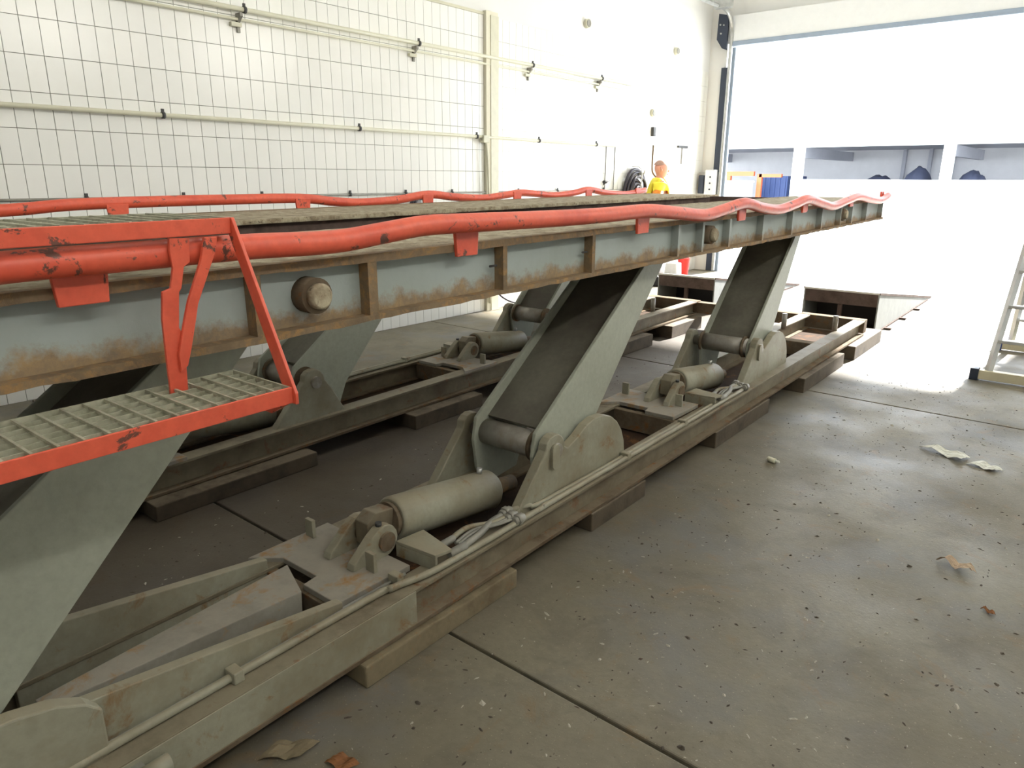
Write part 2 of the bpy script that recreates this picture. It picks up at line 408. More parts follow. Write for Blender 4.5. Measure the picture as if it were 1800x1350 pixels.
dp = empty('drop_pipe', (XW, 6.36, 1.99))
MB().tube(smooth_path([(0.055, 0, 0), (0.07, 0.0, -0.05), (0.085, 0.005, -0.12), (0.085, 0.03, -0.5), (0.07, 0.06, -1.2), (0.07, 0.07, -1.9)], 5), 0.014, 10).build('pipe', 'pipe_cream', dp)
MB().box(0.03, 0.09, -0.05, 0.05, -0.06, 0.02).build('tee_fitting', 'pipe_cream', dp, 0.006)
MB().tube([(0.06, -0.09, 0.01), (0.06, -0.05, -0.03), (0.06, 0, -0.05)], 0.01, 8).build('valve_lever', 'zinc_dull', dp)
tag(dp, 'cream pipe dropping down the pilaster from a valve on the wall pipe', 'pipe')
for i, (y, lab) in enumerate(((8.92, 'thin pipe with a small black valve, left of the coiled hose'), (9.15, 'thin bare pipe directly beside the coiled hose'))):
    d = empty('riser_pipe', (XW, y, 0))
    MB().cyl((0.03, 0, 0.3), (0.03, 0, 1.98), 0.008, 8).build('pipe', 'zinc_dull', d)
    for z in (1.36, 1.39): MB().box(0.012, 0.045, -0.02, 0.02, z - 0.1, z - 0.08).build('clip', 'clamp_dark', d)
    if i == 0:
        MB().cyl((0.03, -0.03, 1.5), (0.03, 0.03, 1.5), 0.022, 8).build('valve', 'clamp_dark', d)
        MB().tube([(0.05, -0.06, 1.47), (0.06, 0.0, 1.5), (0.06, 0.07, 1.53)], 0.01, 6).build('valve_handle', 'clamp_dark', d)
    tag(d, lab, 'pipe')
# coiled hose hung on the wall
hc = empty('hose_coil', (XW, 9.68, 1.38))
for k in range(6):
    pts = [(0.07 + 0.03 * (k % 3) + 0.008 * math.sin(3 * a), (0.29 - 0.035 * k) * math.cos(a), -0.02 * k + (0.30 - 0.03 * k) * math.sin(a)) for a in [2 * math.pi * i / 32 for i in range(33)]]
    MB().tube(pts, 0.024, 8, caps=False).build('hose_loop', 'hose_black', hc)
MB().tube(smooth_path([(0.02, -0.02, 0.34), (0.18, -0.02, 0.30), (0.19, -0.04, 0.0), (0.16, -0.08, -0.3)], 5), 0.008, 8).build('strap', 'plastic_white', hc)
MB().tube([(0.0, 0.02, 0.24), (0.2, 0.02, 0.24), (0.22, 0.02, 0.29)], 0.014, 8).build('hook', 'zinc', hc)
tag(hc, 'black hose coiled on the white wall behind the worker', 'hose')
hs = empty('hose_loop_small', (XW, 5.32, 1.27))
for k in range(3):
    MB().tube([(0.05 + 0.03 * k, 0.10 * math.cos(a), 0.085 * math.sin(a)) for a in [2 * math.pi * i / 24 for i in range(25)]], 0.016, 8, caps=False).build('loop', 'hose_black', hs)
MB().tube([(0.13, -0.06, 0.07), (0.14, 0.02, 0.085), (0.14, 0.07, 0.05)], 0.012, 8).build('tie', 'plastic_white', hs)
MB().tube([(0.0, 0, 0.06), (0.14, 0, 0.06)], 0.01, 8).build('hook', 'zinc', hs)
hs.name = 'hose_bundle'
tag(hs, 'small dark hose bundle on the tiled wall, peeking over the far runway', 'hose')
wh = empty('wall_lance', (XW, 10.2, 0))
MB().tube(smooth_path([(0.05, 0, 2.04), (0.05, 0, 1.72), (0.06, 0.03, 1.62), (0.1, 0.1, 1.55)], 5), 0.013, 8).build('lance', 'old_steel', wh)
MB().box(0.0, 0.06, -0.03, 0.04, 2.17, 2.30).build('holder', 'clamp_dark', wh, 0.005)
tag(wh, 'brown lance with curved tip hanging on the wall above the worker', 'lance')
sh = empty('wall_hook', (XW, 11.2, 2.03))
MB().box(0, 0.04, -0.16, 0.16, 0.0, 0.035).build('rail', 'clamp_dark', sh, 0.004)
MB().cyl((0.02, 0.0, 0), (0.02, 0.0, -0.25), 0.008, 8).build('rod', 'zinc_dull', sh)
tag(sh, 'small dark hook rail on the wall between the worker and the doorway', 'hook')
cb = empty('control_box', (-5.62, 11.72, 1.28))
MB().box(0, 0.17, 0.05, 0.18, 0.0, 0.42).build('housing', 'plastic_white', cb, 0.012)
MB().box(-0.12, -0.02, 0.06, 0.16, 0.03, 0.33).build('motor', 'motor_dark', cb, 0.012)
MB().box(-0.18, 0.17, 0.18, 0.28, 0.02, 0.38).build('mounting_plate', 'zinc', cb)
for z in (0.1, 0.2, 0.3): MB().cyl((0.1, 0.05, z), (0.1, 0.04, z), 0.015, 8).build('button', 'motor_dark', cb)
tag(cb, 'white control box with dark side motor beside the door track', 'control box')
for i, (y, z, lab) in enumerate(((8.37, 3.46, 'highest small round box on the bare white wall'), (10.8, 3.43, 'small round box high on the wall nearest the doorway'), (10.17, 2.5, 'small round box on the wall above the brown lance'))):
    j = empty('junction_box', (XW, y, z))
    MB().cyl((0, 0, 0), (0.05, 0, 0), 0.055, 16).build('body', 'pipe_cream', j); MB().cyl((0.05, 0, 0), (0.056, 0, 0), 0.045, 16).build('cover', 'zinc_dull', j)
    tag(j, lab, 'junction box')

# unseen lamps added to brighten the hall: a row of tilted fittings high on the right wall, a row on the ceiling above the lift
for y, lab in ((-2.0, 'added tilted wall lamp high on the right wall, nearest the back wall'), (1.4, 'added tilted wall lamp high on the right wall beside the camera'), (4.65, 'unseen tilted wall lamp high on the right wall, third from the back'), (7.9, 'added tilted wall lamp high on the right wall, nearest the doorway')):
    L = empty('unseen_wall_lamp', (XR - 0.02, y, 3.65)); L.rotation_euler = (0, RAD(30), 0)  # only the third lamp is inferred, from a reflection in the tiles
    MB().box(-0.14, -0.02, -0.85, 0.85, -0.2, 0.2).build('housing', 'plastic_white', L, 0.01)  # housing of the unseen wall lamp
    MB().box(-0.16, -0.14, -0.82, 0.82, -0.18, 0.18).build('fill_lamp_diffuser', 'wall_fill_light', L)
    MB().box(-0.04, 0.0, -0.1, 0.1, 0.0, 0.12).build('fill_lamp_mount', 'zinc', L)
    tag(L, lab, 'lamp', 'unseen wall lamps')
for y, lab in ((-1.4, 'added ceiling lamp above the lift, nearest the back wall'), (2.6, 'added ceiling lamp above the middle of the lift'), (6.6, 'added ceiling lamp above the lift, nearest the doorway')):
    L = empty('added_ceiling_lamp', (-2.6, y, ZC))
    MB().box(-0.16, 0.16, -0.8, 0.8, -0.12, 0).build('housing', 'plastic_white', L, 0.01)  # housing of the added ceiling lamp
    MB().box(-0.14, 0.14, -0.76, 0.76, -0.15, -0.12).build('fill_lamp_diffuser', 'ceiling_fill_light', L)
    tag(L, lab, 'lamp', 'added ceiling lamps')

# ------------------------------------------------------------------ the lift
TH = RAD(1.26); X0 = -1.57; TILT = 0.008
LR = Matrix.Translation((X0, 0, 0)) @ Matrix.Rotation(TH, 4, 'Z') @ Matrix.Rotation(TILT, 4, 'X')
lift = empty('vehicle_lift')
lift.matrix_world = LR
tag(lift, 'grey drive-on vehicle lift with two rusty runways, red side tubes and slanted arms', 'vehicle lift')
def lw(a, b, z):      # lift coordinates without the tilt -> world
    return Vector((X0 + a * math.cos(TH) - b * math.sin(TH), a * math.sin(TH) + b * math.cos(TH), z))

BB, BE = -1.2, 7.35     # base frame extent along the lift
MIR = -2.29
def i_beam(mb, a0, a1, b0, b1, z0, z1, t=0.016, web=0.014):
    mb.box(a0, a1, b0, b1, z1 - t, z1); mb.box(a0, a1, b0, b1, z0, z0 + t)
    c = (a0 + a1) / 2
    mb.box(c - web / 2, c + web / 2, b0, b1, z0 + t, z1 - t)
def bracket_poly(p, dome, cut=False):
    poly = [(p - 0.29, 0.2), (p - 0.075, 0.435)]
    for i in range(7):
        a = math.pi * 0.78 - i * math.pi * 0.13
        poly.append((p - 0.01 + 0.075 * math.cos(a), 0.42 + 0.075 * math.sin(a)))
    if dome:
        poly += [(p + 0.09, 0.405)]
        for i in range(9):
            a = math.pi * 0.70 - i * math.pi * 0.0875
            poly.append((p + 0.325 + 0.26 * math.cos(a), 0.225 + 0.26 * math.sin(a)))
        poly.append((p + 0.585, 0.2))
        if cut: poly = [(p - 0.29, 0.2), (p - 0.09, 0.40), (p - 0.05, 0.44), (p + 0.02, 0.455), (p + 0.08, 0.44), (p + 0.16, 0.428), (p + 0.25, 0.43), (p + 0.33, 0.424), (p + 0.41, 0.405), (p + 0.47, 0.372), (p + 0.50, 0.34), (p + 0.50, 0.2)]
    else:
        poly += [(p + 0.11, 0.36), (p + 0.2, 0.2)]
    return poly
PINS = [-0.03, 2.31, 4.66]
def make_frame():
    fr = MB().box(-0.6, 0, BE - 0.1, BE, 0.09, 0.215).build('base_frame', 'old_steel', lift, 0.004)
    MB().box(-0.5, -0.1, 6.0, 6.1, 0.09, 0.205).build('cross_member', 'old_steel', fr, 0.004)
    for p in PINS[1:]:
        MB().box(-0.5, -0.1, p - 1.13, p - 1.09, 0.09, 0.204).build('cross_member', 'old_steel', fr, 0.004)
    for a0, a1 in ((-0.1, 0.0), (-0.6, -0.5)):
        c = (a0 + a1) / 2
        MB().box(c - 0.007, c + 0.007, BB, BE - 0.1, 0.088, 0.198).build('side_beam', 'frame_paint', fr)
        MB().box(a0, a1, BB, BE - 0.1, 0.198, 0.212).build('upper_flange', 'frame_paint', fr, 0.002)
        MB().box(a0, a1 + 0.006, BB, BE - 0.1, 0.072, 0.088).build('lower_flange', 'old_steel', fr, 0.002)
    MB().box(-0.5, -0.1, BB, BE - 0.1, 0.073, 0.079).build('bottom_pan', 'oily_rust', fr)
    MB().box(-0.012, 0.002, BB, 1.42, 0.086, 0.208).build('cover_plate', 'lift_paint', fr, 0.002)
    for p in PINS:
        MB().prism(bracket_poly(p, True, p == PINS[0]), -0.105, -0.06).build('pivot_bracket', 'lift_paint', fr, 0.005)
        MB().prism(bracket_poly(p, False), -0.57, -0.525).build('pivot_bracket', 'lift_paint', fr, 0.005)
        MB().cyl((-0.585, p, 0.42), (-0.048, p, 0.42), 0.034, 20).build('pivot_pin', 'pin_steel', fr)
        MB().prism([(p - 0.02 + 0.026 * math.cos(a) , 0.40 + (0.03 if math.sin(a) > 0 else -0.03) + 0.026 * math.sin(a)) for a in [i * math.pi / 8 for i in range(16)]], -0.06, -0.044).build('pin_keeper', 'lift_paint', fr, 0.002)
    for p in PINS[1:]:
        q = p - 0.81     # rear edge of the cylinder seat
        MB().prism([(-0.12, q - 0.31), (-0.30, q - 0.31), (-0.31, q - 0.25), (-0.50, q - 0.25), (-0.60, q - 0.33), (-0.60, q + 0.02), (-0.52, q + 0.02), (-0.46, q + 0.0), (-0.20, q - 0.0), (-0.11, q + 0.0)], 0.205, 0.228, 'z').build('seat_plate', 'plate_mottled', fr, 0.003)
        for a, bb in ((-0.555, q - 0.09), (-0.185, q - 0.11)):
            MB().box(a - 0.022, a + 0.022, bb - 0.008, bb + 0.008, 0.228, 0.30).build('stop_tab', 'lift_paint', fr, 0.002)
    # ribs and tapered centre box behind the first pivot (and the same again further on)
    for p in PINS[:2]:
        e = p + 2.34 - 1.12
        s0 = p + 0.5
        if p == PINS[0]:
            for a0, a1 in ((-0.125, -0.09), (-0.54, -0.505)):
                MB().prism([(s0 - 0.06, 0.362), (e, 0.246), (e, 0.10), (s0 - 0.06, 0.10)], a0, a1).build('rib', 'lift_paint', fr, 0.003)
            bx = MB(); n0, n1 = s0 - 0.07, e + 0.0
            V = [(-0.30, n0, 0.10), (-0.245, n0, 0.10), (-0.245, n1 - 0.05, 0.10), (-0.43, n1 + 0.03, 0.10), (-0.30, n0, 0.285), (-0.245, n0, 0.285), (-0.235, n1 - 0.05, 0.252), (-0.43, n1 + 0.03, 0.242)]
            bx.add(V, [(0, 3, 2, 1), (4, 5, 6, 7), (0, 1, 5, 4), (1, 2, 6, 5), (2, 3, 7, 6), (3, 0, 4, 7)])
            bx.build('centre_box', 'plate_mottled', fr, 0.003)
            MB().box(-0.6, -0.575, s0 - 0.3, e, 0.15, 0.212).build('inner_strip', 'old_steel', fr, 0.003)
    for a, b in ((-0.10, 6.62), (-0.49, 6.45)):
        MB().cyl((a, b, 0.205), (a, b, 0.345), 0.022, 14).build('stud', 'pin_steel', fr)
    return fr
frame = make_frame()
frame2 = mirror_tree(frame, lift, (MIR, 0, 0))
tag(frame, 'base frame nearest the open floor'); tag(frame2, 'base frame beside the tiled wall')
lk = MB(); lk.box(-1.69, -0.6, BE - 0.1, BE, 0.09, 0.205)
lk.build('cross_beam', 'old_steel', lift, 0.004)

# arms: two side plates, a web between them, a sleeve round the lower pin
def make_arm(name, p, L0, L1, R0, R1, off):
    def ext(A, B, z): t = (z - A[1]) / (B[1] - A[1]); return (A[0] + t * (B[0] - A[0]), z)
    poly = [(L0[0] + 0.0, 0.26), (L0[0] - 0.02, 0.40), L0, ext(L0, L1, 1.26), (ext(R0, R1, 1.26)[0] + 0.02, 1.26), ext(R0, R1, 1.12), R0, (ext(R0, R1, 0.34)[0], 0.34), (p + 0.22, 0.18), (p - 0.02, 0.16)]
    d = Vector((L1[0] - L0[0], L1[1] - L0[1])).normalized(); nrm = Vector((d.y, -d.x))
    A = Vector(L0) + nrm * 0.05; B = Vector(ext(L0, L1, 1.24)) + nrm * 0.03
    w = MB().prism([tuple(A + d * 0.06), tuple(B), tuple(B + nrm * 0.016), tuple(A + d * 0.06 + nrm * 0.016)], -0.452, -0.137).build(name, 'arm_web_shaded', lift)
    w.location = (off, 0, 0)
    for a0, a1 in ((-0.138, -0.120), (-0.468, -0.450)):
        MB().prism(poly, a0, a1).build('side_plate', 'arm_paint', w, 0.003)
    MB().cyl((-0.45, p, 0.42), (-0.138, p, 0.42), 0.058, 24).build('sleeve', 'pin_steel', w)
    for a in (-0.168, -0.465): MB().cyl((a - 0.004, p, 0.42), (a + 0.012, p, 0.42), 0.072, 24).build('collar', 'old_steel', w)
    MB().cyl((-0.121, p, 0.42), (-0.105, p, 0.42), 0.05, 20).build('spacer', 'pin_steel', w)
    b0 = Vector(ext(R0, R1, 0.40)); b1 = Vector(ext(R0, R1, 1.05))
    MB().prism([tuple(b0 - nrm * 0.02), tuple(b1 - nrm * 0.02), tuple(b1 - nrm * 0.036), tuple(b0 - nrm * 0.036)], -0.45, -0.137).build('back_plate', 'arm_paint', w)
    return w
ARMS = [(-0.03, (-0.16, 0.48), (0.725, 1.10), (0.313, 0.43), (0.954, 1.09)),
        (2.31, (2.244, 0.50), (3.062, 1.08), (2.69, 0.436), (3.284, 1.087)),
        (4.66, (4.63, 0.456), (5.296, 1.08), (5.08, 0.53), (5.424, 1.07))]
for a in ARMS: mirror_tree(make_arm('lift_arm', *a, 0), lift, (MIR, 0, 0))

# hydraulic cylinders lying in the frame
def make_cyl(p, off):
    q = p - 0.81
    A = Vector((-0.31, q + 0.09, 0.305)); B = Vector((-0.31, q + 0.66, 0.225)); d = (B - A).normalized(); u = Vector((0, -d.z, d.y))
    n = 24
    pts = [A, A + d * 0.001, A + d * 0.55, A + d * 0.575]
    c = MB().tube([A, A + d * 0.012, B - d * 0.012, B], [0.078, 0.086, 0.086, 0.078], 28).build('hydraulic_cylinder', 'lift_paint', lift)
    c.location = (off, 0, 0)
    MB().cyl(B, B + d * 0.16, 0.035, 16).build('piston_rod', 'rusty_edge', c)
    MB().cyl(A - d * 0.02, A, 0.07, 24).build('end_cap', 'old_steel', c)
    MB().cyl(A + d * 0.50 + u * 0.08, A + d * 0.50 + u * 0.11, 0.012, 10).build('bleed_plug', 'zinc', c)
    eye = A - d * 0.085
    MB().prism([(eye.y - 0.05, eye.z - 0.06), (eye.y - 0.05, eye.z + 0.03), (eye.y - 0.01, eye.z + 0.06), (A.y, A.z + 0.06), (A.y, A.z - 0.06)], -0.345, -0.275).build('cylinder_eye', 'frame_paint', c, 0.004)
    for a0, a1 in ((-0.265, -0.225), (-0.395, -0.355)):
        poly = [(q - 0.16, 0.228), (q - 0.15, 0.25), (q - 0.07, 0.318)]
        for i in range(9):
            t = math.pi * 0.62 - i * math.pi * 0.125
            poly.append((q - 0.01 + 0.062 * math.cos(t), 0.285 + 0.062 * math.sin(t)))
        poly += [(q + 0.0, 0.225), (q - 0.04, 0.21)]
        lug = MB().prism(poly, a0, a1).build('clevis_lug', 'lift_paint', c, 0.005)
    MB().cyl((-0.40, q - 0.005, 0.285), (-0.215, q - 0.005, 0.285), 0.036, 16).build('clevis_pin', 'old_steel', c)
    MB().cyl((-0.245, q - 0.02, 0.345), (-0.245, q - 0.02, 0.358), 0.012, 8).build('grease_nipple', 'clamp_dark', c)
    return c
for p in PINS[1:]: mirror_tree(make_cyl(p, 0), lift, (MIR, 0, 0))

# angled port bracket and hydraulic lines on the outer beams
def make_lines(off):
    for p in PINS[1:]:
        q = p - 0.81
        pb = MB(); pb.prism([(-0.215, q + 0.03), (-0.03, q + 0.045), (-0.015, q + 0.115), (-0.20, q + 0.155)], 0.262, 0.274, 'z')
        pb.prism([(-0.215, q + 0.03), (-0.03, q + 0.045), (-0.03, q + 0.057), (-0.215, q + 0.042)], 0.212, 0.262, 'z')
        o = pb.build('port_bracket', 'lift_paint', lift, 0.002); o.location = (off, 0, 0)
        MB().cyl((-0.035, q + 0.12, 0.243), (-0.030, q + 0.20, 0.246), 0.016, 8).build('port_fitting', 'zinc_dull', o)
        MB().cyl((-0.10, q + 0.14, 0.246), (-0.098, q + 0.21, 0.248), 0.014, 8).build('port_fitting', 'zinc_dull', o)
        for i, (a0, r) in enumerate(((-0.032, 0.013), (-0.099, 0.011), (-0.07, 0.006), (-0.055, 0.006))):
            h = MB().tube(smooth_path([(a0, q + 0.19, 0.246), (a0 - 0.012, q + 0.30, 0.250), (-0.075 + 0.012 * i, q + 0.40, 0.247), (-0.085 + 0.018 * i, q + 0.50, 0.240)], 5), r, 8).build('hydraulic_hose', 'zinc_dull' if i != 1 else 'lift_paint', lift)
            h.location = (off, 0, 0)
        for a, bb, zz in ((-0.085, 0.50, 0.245), (-0.05, 0.49, 0.24), (-0.02, 0.50, 0.235)):
            f = MB(); f.cyl((a, q + bb - 0.03, zz), (a, q + bb + 0.03, zz), 0.018, 6); f.cyl((a, q + bb - 0.012, zz), (a, q + bb + 0.012, zz), 0.024, 6)
            fo = f.build('line_coupling', 'zinc_dull', lift); fo.location = (off, 0, 0)
    pth = [(-0.065, BB, 0.226), (-0.065, 1.1, 0.226), (-0.055, 1.35, 0.226), (-0.022, 1.50, 0.228), (-0.018, 1.7, 0.226), (-0.018, 2.0, 0.226), (-0.02, 2.15, 0.225), (-0.022, 2.3, 0.225), (-0.022, 3.6, 0.225), (-0.022, 4.3, 0.225)]
    a = MB().tube(smooth_path(pth, 4), 0.0125, 10).build('hydraulic_pipe', 'lift_paint', lift); a.location = (off, 0, 0)
    b = MB().cyl((-0.094, BB, 0.219), (-0.094, 1.46, 0.219), 0.006, 8).build('hydraulic_pipe', 'zinc_dull', lift); b.location = (off, 0, 0)
    pth2 = [(-0.085, 2.03, 0.244), (-0.06, 2.12, 0.238), (-0.048, 2.25, 0.226), (-0.046, 3.3, 0.224), (-0.05, 4.2, 0.224)]
    c = MB().tube(smooth_path(pth2, 4), 0.0105, 10).build('hydraulic_pipe', 'lift_paint', lift); c.location = (off, 0, 0)
    for bb, al in ((0.80, -0.065), (2.86, -0.034), (3.48, -0.034), (1.41, -0.085)):
        k = MB().box(al - 0.024, al + 0.024, bb - 0.016, bb + 0.016, 0.212, 0.248).build('pipe_clamp', 'lift_paint', a, 0.004)
        MB().cyl((al, bb, 0.248), (al, bb, 0.253), 0.007, 6).build('clamp_bolt', 'zinc_dull', k) if False else None
make_lines(0)
for o in [x for x in bpy.data.objects if x.parent == lift and x.name.split('.')[0] in ('port_bracket', 'hydraulic_hose', 'line_coupling', 'hydraulic_pipe')]: mirror_tree(o, lift, (MIR, 0, 0))
# valve hanging on the outer face at the near end
vb = MB().box(0.002, 0.06, 0.36, 0.50, 0.14, 0.19).build('valve_block', 'clamp_dark', lift, 0.004)
MB().cyl((0.035, 0.50, 0.178), (0.035, 0.56, 0.178), 0.022, 14).build('valve_cap', 'lift_paint', vb)
MB().box(0.0, 0.075, 0.30, 0.51, 0.19, 0.196).build('valve_cover', 'zinc_dull', vb)

# runways
RB, RE = -1.3, 7.32
TUBE_N = [(-1.25, 1.39), (-0.9, 1.385), (-0.6, 1.405), (0.0, 1.380), (0.43, 1.388), (0.596, 1.388), (0.882, 1.388), (1.137, 1.382), (1.31, 1.394), (1.463, 1.405), (1.66, 1.403), (1.918, 1.398), (2.188, 1.394), (2.486, 1.393), (2.788, 1.395), (3.059, 1.376), (3.37, 1.353), (3.607, 1.371), (3.869, 1.394), (4.131, 1.361), (4.417, 1.341), (4.719, 1.365), (4.937, 1.387), (5.258, 1.351), (5.539, 1.323), (5.895, 1.353), (6.209, 1.374), (6.581, 1.343), (6.95, 1.326), (7.2, 1.36)]
TUBE_F = [(-1.25, 1.39), (-0.6, 1.395), (0.5, 1.385), (1.145, 1.382), (1.438, 1.398), (1.741, 1.402), (2.291, 1.401), (2.8, 1.395), (3.066, 1.368), (3.307, 1.354), (3.624, 1.364), (3.943, 1.395), (4.225, 1.369), (4.566, 1.352), (4.823, 1.367), (5.058, 1.384), (5.307, 1.370), (5.571, 1.352), (5.899, 1.367), (6.148, 1.394), (6.469, 1.357), (6.813, 1.337), (7.053, 1.347), (7.30, 1.369)]
STUBS = [-0.58, 0.545, 1.67, 2.80, 3.91, 4.99, 6.12, 7.1]
STIFF = [(-0.6, 0), (0.1, 0), (0.935, 0), (1.295, 1), (1.878, 0), (2.435, 0), (3.19, 0), (3.46, 0), (3.80, 0), (4.30, 0), (4.82, 0), (5.45, 0), (5.93, 0), (6.25, 0), (6.70, 0), (7.25, 0)]
BOSS = [-1.30 + 0.02, 1.10, 3.55, 5.98]
def ragged_flange(mb, a0, a1, b0, b1, z0, z1, amp):
    """a flat strip whose outer lip is eaten away unevenly"""
    n = int((b1 - b0) / 0.06)
    vs = []; fs = []
    for i in range(n + 1):
        b = b0 + (b1 - b0) * i / n
        e = a0 + random.uniform(-amp, 0); dz = random.uniform(-amp, amp) * 0.5
        vs += [(a1, b, z0), (e, b, z0 + dz), (e, b, z1), (a1, b, z1)]
    for i in range(n):
        o = 4 * i
        for j in range(4): fs.append((o + j, o + (j + 1) % 4, o + 4 + (j + 1) % 4, o + 4 + j))
    fs += [(0, 1, 2, 3), (4 * n + 3, 4 * n + 2, 4 * n + 1, 4 * n)]
    mb.add(vs, fs)
def make_runway(near):
    aO, aI = (0.02, -0.80) if near else (-2.385, -1.575)
    s = 1 if near else -1
    deck = MB().box(aO - 0.03 * s, aI, RB, RE, 1.318, 1.334).build('runway', 'deck_grit', lift, 0.002)
    for edge, sg, ol in ((aO, s, True), (aI, -s, False)):
        w = MB().box(edge - 0.055 * sg, edge - 0.043 * sg, RB, RE, 1.16, 1.318).build('girder_web', 'girder_paint' if ol else 'ramp_steel', deck)  # inner web coloured dark to stand in for shade in the gap
        f = MB(); ragged_flange(f, edge, edge - 0.10 * sg, RB, RE, 1.15, 1.166, 0.006 if ol else 0.002)
        f.build('lower_flange', 'rusty_edge', deck)
        f = MB(); ragged_flange(f, edge, edge - 0.032 * sg, RB, RE, 1.314, 1.337, 0.003)
        f.build('upper_flange', 'rusty_edge' if ol else 'deck_grit', deck)
        for b, wide in STIFF:
            t = 0.011 if not wide else 0.016
            if ol: MB().box(edge - 0.043 * sg, edge - 0.004 * sg, b - t, b + t, 1.166, 1.314).build('stiffener', 'rusty_edge' if b < 3.1 else 'girder_paint', deck)
        if ol:
            for b in BOSS:
                p = MB().cyl((edge - 0.05 * sg, b, 1.245), (edge + 0.005 * sg, b, 1.245), 0.047, 24).build('pivot_collar', 'old_steel', deck)
                MB().tube([(edge - 0.0 * sg, b, 1.245), (edge + 0.022 * sg, b, 1.245), (edge + 0.028 * sg, b, 1.245)], [0.034, 0.034, 0.027], 24).build('pivot_boss', 'deck_grit', deck)
            for b in (1.86, 2.42):
                MB().cyl((edge - 0.02 * sg, b - 0.045, 1.25), (edge - 0.02 * sg, b - 0.01, 1.25), 0.004, 6).build('bolt', 'clamp_dark', deck)
    for b in (RB, RE - 0.02): MB().box(aO - 0.05 * s, aI, b, b + 0.012, 1.155, 1.318).build('end_plate', 'girder_paint', deck)
    tp = TUBE_N if near else TUBE_F
    ta = 0.055 if near else -2.42
    tu = MB().tube(smooth_path([(ta, b, z) for b, z in tp], 5), 0.0295, 16).build('guard_tube', 'red_paint', lift)
    for b in STUBS:
        a0, a1 = (0.021, 0.034) if near else (-2.387, -2.40)
        MB().prism([(b - 0.047, 1.30), (b + 0.047, 1.30), (b + 0.055, 1.395), (b - 0.055, 1.395)], a0, a1).build('tube_bracket', 'red_paint', tu, 0.002)
    return deck
rw = make_runway(True); rw2 = make_runway(False)
tag(rw, 'runway nearest the open floor'); tag(rw2, 'runway nearest the tiled wall')
cb_ = MB().box(-1.55, -0.82, 7.05, 7.12, 1.17, 1.325).build('runway_cross_beam', 'ramp_steel', lift, 0.004)  # dark colour stands in for shade at the end of the gap

# ------------------------------------------------------------------ access step hung on the near runway
st = empty('access_step'); st.matrix_world = LR
tag(st, 'red access step with two grating treads hung on the near runway', 'step')
def tread(a0, a1, b0, b1, z, h=0.036):
    fr = MB()
    fr.box(a1 - 0.006, a1, b0, b1, z - h, z)
    f = fr.build('tread_frame', 'red_paint', st, 0.0015)
    MB().box(a0, a0 + 0.004, b0, b1, z - h, z).build('banding_bar', 'galvanised', f)
    for b in (b0, b1 - 0.004): MB().box(a0 + 0.004, a1 - 0.006, b, b + 0.004, z - h, z).build('banding_bar', 'galvanised', f)
    nb = max(3, int(round((a1 - a0) / 0.031)))
    m0 = None
    for i in range(1, nb):
        a = a0 + (a1 - a0) * i / nb
        if m0 is None:
            o = MB().box(-0.0015, 0.0015, b0 + 0.006, b1 - 0.006, z - 0.028, z - 0.003).build('bearing_bar', 'galvanised', f); m0 = o.data
        else:
            o = bpy.data.objects.new('bearing_bar', m0); COL.objects.link(o); o.parent = f
        o.location = (a, 0, 0)
    m1 = None; nr = int(round((b1 - b0) / 0.042))
    for i in range(1, nr):
        b = b0 + (b1 - b0) * i / nr
        if m1 is None:
            o = MB().box(a0 + 0.006, a1 - 0.006, -0.0025, 0.0025, z - 0.006, z + 0.001).build('cross_rod', 'galvanised', f); m1 = o.data
        else:
            o = bpy.data.objects.new('cross_rod', m1); COL.objects.link(o); o.parent = f
        o.location = (0, b, 0)
    return f
SB0, SB1 = 0.05, 0.835
tread(0.045, 0.275, SB0, SB1, 1.108)
tread(-0.20, 0.10, SB0, SB1, 1.458, 0.034)
for b in (SB0 - 0.006, SB1):
    MB().prism([(0.07, 1.458), (0.104, 1.458), (0.285, 1.095), (0.285, 1.07), (0.255, 1.07)], b, b + 0.008, 'y').build('stringer', 'red_paint', st, 0.0015)
    MB().prism([(0.10, 1.075), (0.275, 1.075), (0.20, 1.035), (0.17, 1.035)], b - 0.008, b, 'y').build('gusset', 'red_paint', st)
# bent support straps behind the treads
S1 = [(0.014, 1.423), (0.057, 1.42), (0.052, 1.37), (0.038, 1.362), (0.027, 1.318), (0.021, 1.311), (0.011, 1.237), (0.02, 1.217), (0.016, 1.155), (0.012, 1.08), (-0.026, 1.08), (-0.024, 1.187), (-0.022, 1.26), (-0.014, 1.316), (0.004, 1.321), (0.014, 1.362), (0.012, 1.397)]
S2 = [(0.085, 1.42), (0.114, 1.42), (0.107, 1.39), (0.054, 1.283), (0.044, 1.247), (0.029, 1.196), (0.015, 1.155), (-0.001, 1.145), (-0.001, 1.183), (0.02, 1.253), (0.033, 1.291), (0.072, 1.375)]
for b in (0.17, 0.685):
    MB().prism([(b + p[0], p[1]) for p in S1], 0.087, 0.095).build('support_strap', 'red_paint', st, 0.0015)
    MB().prism([(b + p[0], p[1]) for p in S2], 0.0955, 0.1045).build('support_strap', 'red_paint', st, 0.0015)

